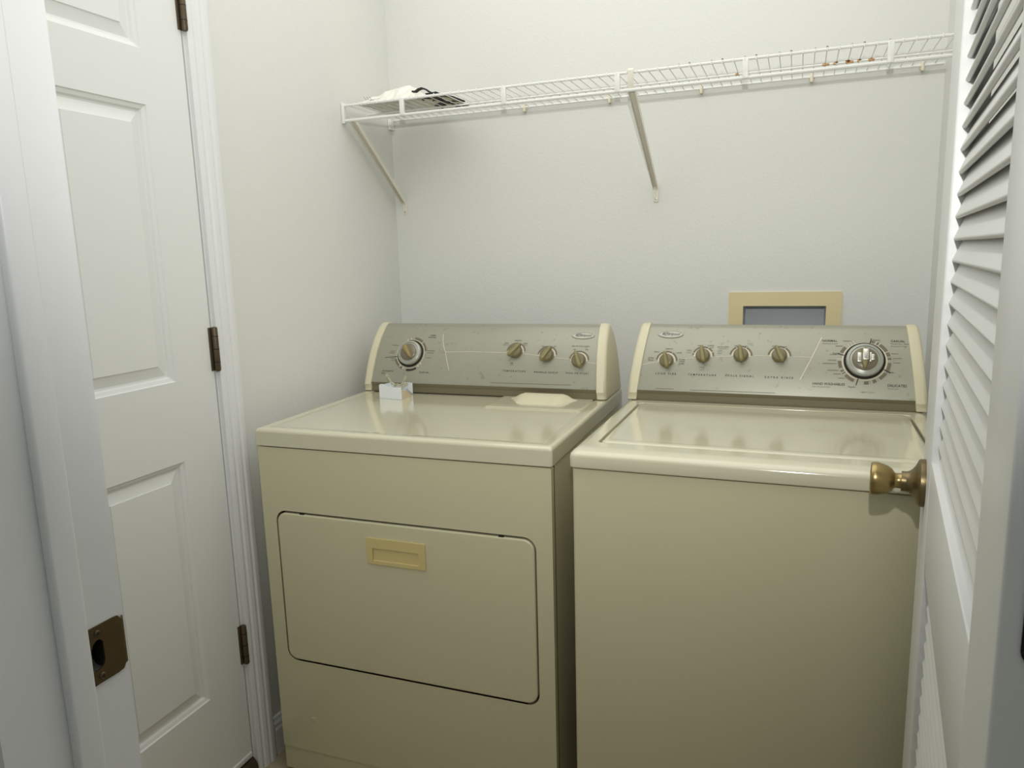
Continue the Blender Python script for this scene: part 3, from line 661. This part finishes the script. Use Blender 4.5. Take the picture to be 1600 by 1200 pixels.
def big_dial(root, pan, x, s, r, gripmat, ang, worn=False):
    m = pan.frame(x, s, .0006)
    bm = B(); lathe(bm, [(.0001, 0), (r*1.07, 0), (r*1.07, .002), (r*1.02, .0045), (r*.98, .0045), (r*.98, .002), (.0001, .002)], 48, m); bz = obj('dial', bm, 'gap', root)
    bm = B(); lathe(bm, [(.0001, .002), (r*.96, .002), (r*.95, .010), (r*.91, .0125), (r*.80, .0135), (r*.76, .0115), (r*.66, .0125), (r*.4, .0155), (.0001, .0165)], 48, m)
    dk = obj('dial_skirt', bm, 'dialgrey', bz, smooth=50)
    bm = B(); lathe(bm, [(r*.66, .0127), (r*.66, .0145), (r*.58, .0175), (r*.35, .0190), (.0001, .0195)], 40, m); obj('dial_face', bm, 'dialface', bz)
    bm = B(); grip(bm, r*1.25, r*.20, r*.42, .013); xf(bm, m @ Matrix.Rotation(math.radians(ang), 4, 'Z') @ Matrix.Translation((0, 0, .0160))); obj('dial_grip', bm, gripmat, bz)
    if worn:
        bm = B()
        for gx, gy, w_, h_ in ((-.0115, .002, .0095, .023), (.001, .0065, .0125, .027), (.0115, .003, .0055, .023), (.0165, .0055, .0065, .009), (.0160, -.002, .0075, .006)):
            b2 = B(); box(b2, gx-w_/2, gx+w_/2, gy-h_/2, gy+h_/2, .0175, .0310 if abs(gx) < .002 else .0225, .0015); xf(b2, m)
            me = bpy.data.meshes.new('tmp'); b2.to_mesh(me); b2.free(); bm.from_mesh(me); bpy.data.meshes.remove(me)
        xf(bm, Matrix.Identity(4)); obj('worn_foil', bm, 'silver', bz, label='shiny worn silver foil')
big_dial(dry, PDN, .1446, .1125, .0385, 'goldgrip', 38)
# ---- washer
W_X, W_Y, W_R, W_W = .855, -.8813, -.0057, .686
was = empty('washer', (W_X, W_Y, 0), W_R, 'cream top-loading washer on the right beside the louvered door', 'washer')
ZW = .919
bm = B(); stack(bm, 'z', [(.004, .006, W_W-.004, .660, .007, .022), (.004, .006, W_W-.004, .660, .007, .8795)], n=5); obj('cabinet', bm, 'cream', was, smooth=40)
bm = B(); box(bm, .008, W_W-.008, .010, .655, .8785, .8835); obj('seam', bm, 'gap', was, smooth=0)
for x in (.04, W_W-.06):
    for y in (.05, .60):
        bm = B(); lathe(bm, [(.0001, 0), (.018, 0), (.018, .008), (.008, .010), (.008, .024), (.0001, .024)], 16, Matrix.Translation((x+.012, y, 0))); obj('foot', bm, 'gap', was)
Lx0, Lx1, Ly0, Ly1 = .0385, W_W-.0400, .066, .478
N_ = 6
def wl(x0, y0, x1, y1, r, z): return [(u, v, z) for u, v in rr(x0, y0, x1, y1, r, N_)]
bm = B()
loft(bm, [wl(.006, .010, W_W-.006, .672, .008, .8825), wl(.002, .000, W_W-.002, .676, .010, .8825), wl(.0, -.003, W_W, .678, .010, .8855), wl(0, -.003, W_W, .678, .010, .9045), wl(.0015, .0005, W_W-.0015, .677, .010, .9105),
          wl(.006, .0080, W_W-.006, .673, .010, .9155), wl(.012, .020, W_W-.012, .668, .010, .9185), wl(.020, .034, W_W-.020, .660, .010, ZW),
          wl(Lx0, Ly0, Lx1, Ly1, .012, ZW), wl(Lx0+.0012, Ly0+.0012, Lx1-.0012, Ly1-.0012, .012, ZW-.002), wl(Lx0+.0015, Ly0+.0015, Lx1-.0015, Ly1-.0015, .012, .895)], (True, True))
wt = obj('top_panel', bm, 'creamtop', was, smooth=50)
weighted(wt)
bm = B(); g = .0055
loft(bm, [wl(Lx0+g, Ly0+g, Lx1-g, Ly1-.004, .012, .8965), wl(Lx0+g, Ly0+g, Lx1-g, Ly1-.004, .012, .9160), wl(Lx0+g+.002, Ly0+g+.002, Lx1-g-.002, Ly1-.006, .012, .9190), wl(Lx0+g+.006, Ly0+g+.007, Lx1-g-.006, Ly1-.012, .012, .9203),
          wl(Lx0+g+.020, Ly0+g+.020, Lx1-g-.020, Ly1-.022, .012, .9203), wl(Lx0+g+.026, Ly0+g+.030, Lx1-g-.026, Ly1-.028, .012, .9190)])
weighted(obj('washer_lid', bm, 'creamtop', was, smooth=50))
PWN = Panel([(.508, .922), (.510, .945), (.522, .985), (.542, 1.03), (.565, 1.065), (.590, 1.095), (.60, 1.103)])
fasc = console(was, W_W, PWN, .019, .690, ZW)
ink, cr, br = Flat(PWN, .0007), Flat(PWN, .0006), Flat(PWN, .0005)
KW = ((.0971, .101), (.1864, .1158), (.2771, .1195), (.3661, .1204))
for (x, s), tk in zip(KW, ((100, 60, -12), (160, 62, 28), (118, 62), (60,))): knob_marks(cr, br, x, s, a0=-8, r=.0178, ticks=tk)
cr.line([(.0351, .0891), (.058, .095), (.0790, .0982)], .0014); cr.line([(.1248, .1059), (.1650, .1108)], .0014); cr.line([(.2179, .1152), (.2550, .1174)], .0014); cr.line([(.3075, .1199), (.3450, .1206)], .0014); cr.line([(.3982, .1198), (.4388, .1189)], .0014)
cr.line([(.4594, .1735), (.4388, .1189), (.4142, .0621)], .0022)
ink.text('LOAD SIZE', .0972, .0673, .0066, space=1.75, bold=.00012); ink.text('TEMPERATURE', .1869, .067, .0066, space=1.75, bold=.00012); ink.text('CYCLE SIGNAL', .2758, .0675, .0066, space=1.65, bold=.00012); ink.text('EXTRA RINSE', .3671, .0666, .0066, space=1.75, bold=.00012)
for tx, x, s in (('MEDIUM', .1010, .1340), ('SMALL', .0700, .1250), ('LARGE', .1270, .1235), ('EXTRA', .0570, .1075), ('SMALL', .0570, .1020), ('EXTRA', .1350, .1055), ('LARGE', .1350, .1005), ('SUPER', .1350, .0945),
                 ('WARM', .1780, .1450), ('WARM', .2030, .1450), ('COLD', .1510, .1310), ('AUTO TEMP', .2330, .1420), ('HOT', .2260, .1310), ('COLD', .1855, .0860), ('OFF', .2640, .1455), ('ON', .2880, .1450), ('OFF', .3520, .1465), ('ON', .3790, .1455)):
    ink.text(tx, x, s, .0048)
for tx, x, s in (('COLD', .1780, .1390), ('WARM', .2030, .1390), ('COLD', .1510, .1250), ('CONTROL', .2330, .1370), ('COLD', .2260, .1250), ('COLD', .1855, .0800)): br.text(tx, x, s, .0042)
ink.text('NORMAL', .4605, .1640, .0080, 'LEFT', bold=.0001); br.text('Cottons & Linens', .4605, .1565, .0048, 'LEFT')
ink.text('CASUAL', .6070, .1655, .0080, 'LEFT', bold=.0001); ink.text('Wrinkle Free / Synthetics', .6070, .1580, .0044, 'LEFT'); br.text('Permanent Press', .6070, .1520, .0048, 'LEFT')
ink.text('HAND WASHABLES', .4416, .0550, .0080, 'LEFT', bold=.0001); br.text('Silks, Wools & Knits', .4416, .0480, .0048, 'LEFT')
ink.text('DELICATES', .6005, .0560, .0080, 'LEFT', bold=.0001); br.text('Gentle Care', .6005, .0490, .0046, 'LEFT')
br.line([(.075, .0290), (.120, .0290)], .0014); br.line([(.160, .0285), (.36, .0290)], .0012); br.text('HEAVY DUTY', .5600, .0385, .0050)
cx, cy, r = .5519, .1130, .0415
ink.text('Regular', .5980, .0870, .0052, 'LEFT'); ink.text('Regular', .5270, .0500, .0052); ink.text('Regular', .5000, .1310, .0052, 'RIGHT'); ink.text('Regular', .5700, .1680, .0052, 'LEFT')
for a, l in ((165, .016), (180, .018), (188, .030), (205, .024), (215, .016), (228, .014), (20, .014), (8, .018), (-3, .014), (140, .016), (118, .018)):
    x = cx+.060*math.cos(math.radians(a)); s = cy+.058*math.sin(math.radians(a)); d = -1 if a > 90 else 1; br.line([(x, s), (x+d*l, s)], .0015)
cr.arc(cx, cy, r*1.06, r*1.16, 0, 360, 60)
for a0, a1 in ((28, 52), (14, 25), (56, 62), (66, 76), (3, 10), (-25, -4), (-52, -32), (-70, -58), (206, 216), (222, 246), (140, 158), (-90, -76), (180, 200)): br.arc(cx, cy, r*1.18, r*1.36, a0, a1, 6)
for a in (62, 77, 2, 115, 123, 130, 180, 176, 212, -60, -78, 27, 54): cr.radial(cx, cy, r*1.14, r*1.38, a, .0012)
for a in (76, 163, 254, -26): ink.radial(cx, cy, r*1.08, r*1.46, a, .0022)
merge(fasc, ink.bm, 'ink'); merge(fasc, cr.bm, 'creamink'); merge(fasc, br.bm, 'softink')
for (x, s), a in zip(KW, (14, 12, 10, 24)): knob(was, PWN, x, s, a, r=.0172)
badge(was, PWN, .1001, .1770)
big_dial(was, PWN, cx, cy, r, 'knobgrip', 0, worn=True)
# ------------------------------------------------------------------ small carton with clear clips on the dryer
def dl(x, y, z): c, s = math.cos(D_R), math.sin(D_R); return Vector((D_X+x*c-y*s, D_Y+x*s+y*c, z))
cl = dl(.103, .405, .9057); ang = D_R-.155
ct = empty('small_carton', cl, ang, 'small open white carton standing on the left of the dryer top', 'carton')
w_, d_, h_ = .078, .052, .041; th = .0012
bm = B()
loft(bm, [[(u, 0, v) for u, v in ((0, 0), (w_, 0), (w_, h_*.86), (w_*.42, h_*.84), (w_*.26, h_*.90), (w_*.18, h_*1.02), (w_*.06, h_), (0, h_*.92))], [(u, th, v) for u, v in ((0, 0), (w_, 0), (w_, h_*.86), (w_*.42, h_*.84), (w_*.26, h_*.90), (w_*.18, h_*1.02), (w_*.06, h_), (0, h_*.92))]])
box(bm, 0, w_, 0, d_, 0, th); box(bm, 0, th, th, d_, th, h_*.9)
loft(bm, [[(u, d, v) for u, v in ((0, 0), (w_, 0), (w_, h_*.98), (w_*.55, h_), (w_*.5, h_*.8), (0, h_*.85))] for d in (d_-th, d_)])
obj('carton_shell', bm, 'carton', ct, smooth=0)
bm = B(); loft(bm, [[(w_-.0006+e, a, b) for a, b in ((.001, .001), (d_-.001, .001), (d_*.55, h_*.50), (.001, h_*.70))] for e in (0, .0008)])
obj('torn_end', bm, 'cartonin', ct, smooth=0, label='torn tan card end')
bm = B(); loft(bm, [[(w_+.0012+(b*.15), a, b) for a, b in p] for p in (((.012, h_*.72), (.018, h_*.76), (d_-.002, h_*.20), (d_-.006, h_*.14)), ((.0125, h_*.725), (.0185, h_*.765), (d_-.0015, h_*.205), (d_-.0055, h_*.145)))])
for v in bm.verts: pass
obj('torn_flap', bm, 'carton', ct, smooth=0)
def clipthing(x, y, z, rz, rx_, lab, s=1):
    c, sn = math.cos(ang), math.sin(ang); p = Vector((cl.x+x*c-y*sn, cl.y+x*sn+y*c, cl.z+z))
    bm = B(); tube(bm, [(-.016*s, 0, -.006), (-.008*s, 0, .004), (0, 0, .002), (.009*s, 0, .006), (.017*s, 0, .018*s)], .0030, 8)
    lathe(bm, [(.0022, -.0015), (.0048, -.0015), (.0048, .0015), (.0022, .0015)], 14, Matrix.Translation((.0195*s, 0, .0215*s)) @ Matrix.Rotation(PI/2, 4, 'X'))
    box(bm, -.015*s, .004*s, -.006, .006, -.014, -.006, .0015)
    return obj('plastic_clip', bm, 'clear', loc=p, rot=(rx_, 0, rz), label=lab, cat='clip', group='clear plastic clips in the small carton')
clipthing(.050, .028, .034, .1, .2, 'clear plastic clip poking out of the right side of the white carton', 1.15)
clipthing(.040, .022, .036, PI-.2, -.1, 'clear plastic clip with a ring leaning out of the left side of the white carton', 1.3)
clipthing(.046, .036, .022, .9, .5, 'clear plastic clip lying lowest in the middle of the white carton', .8)
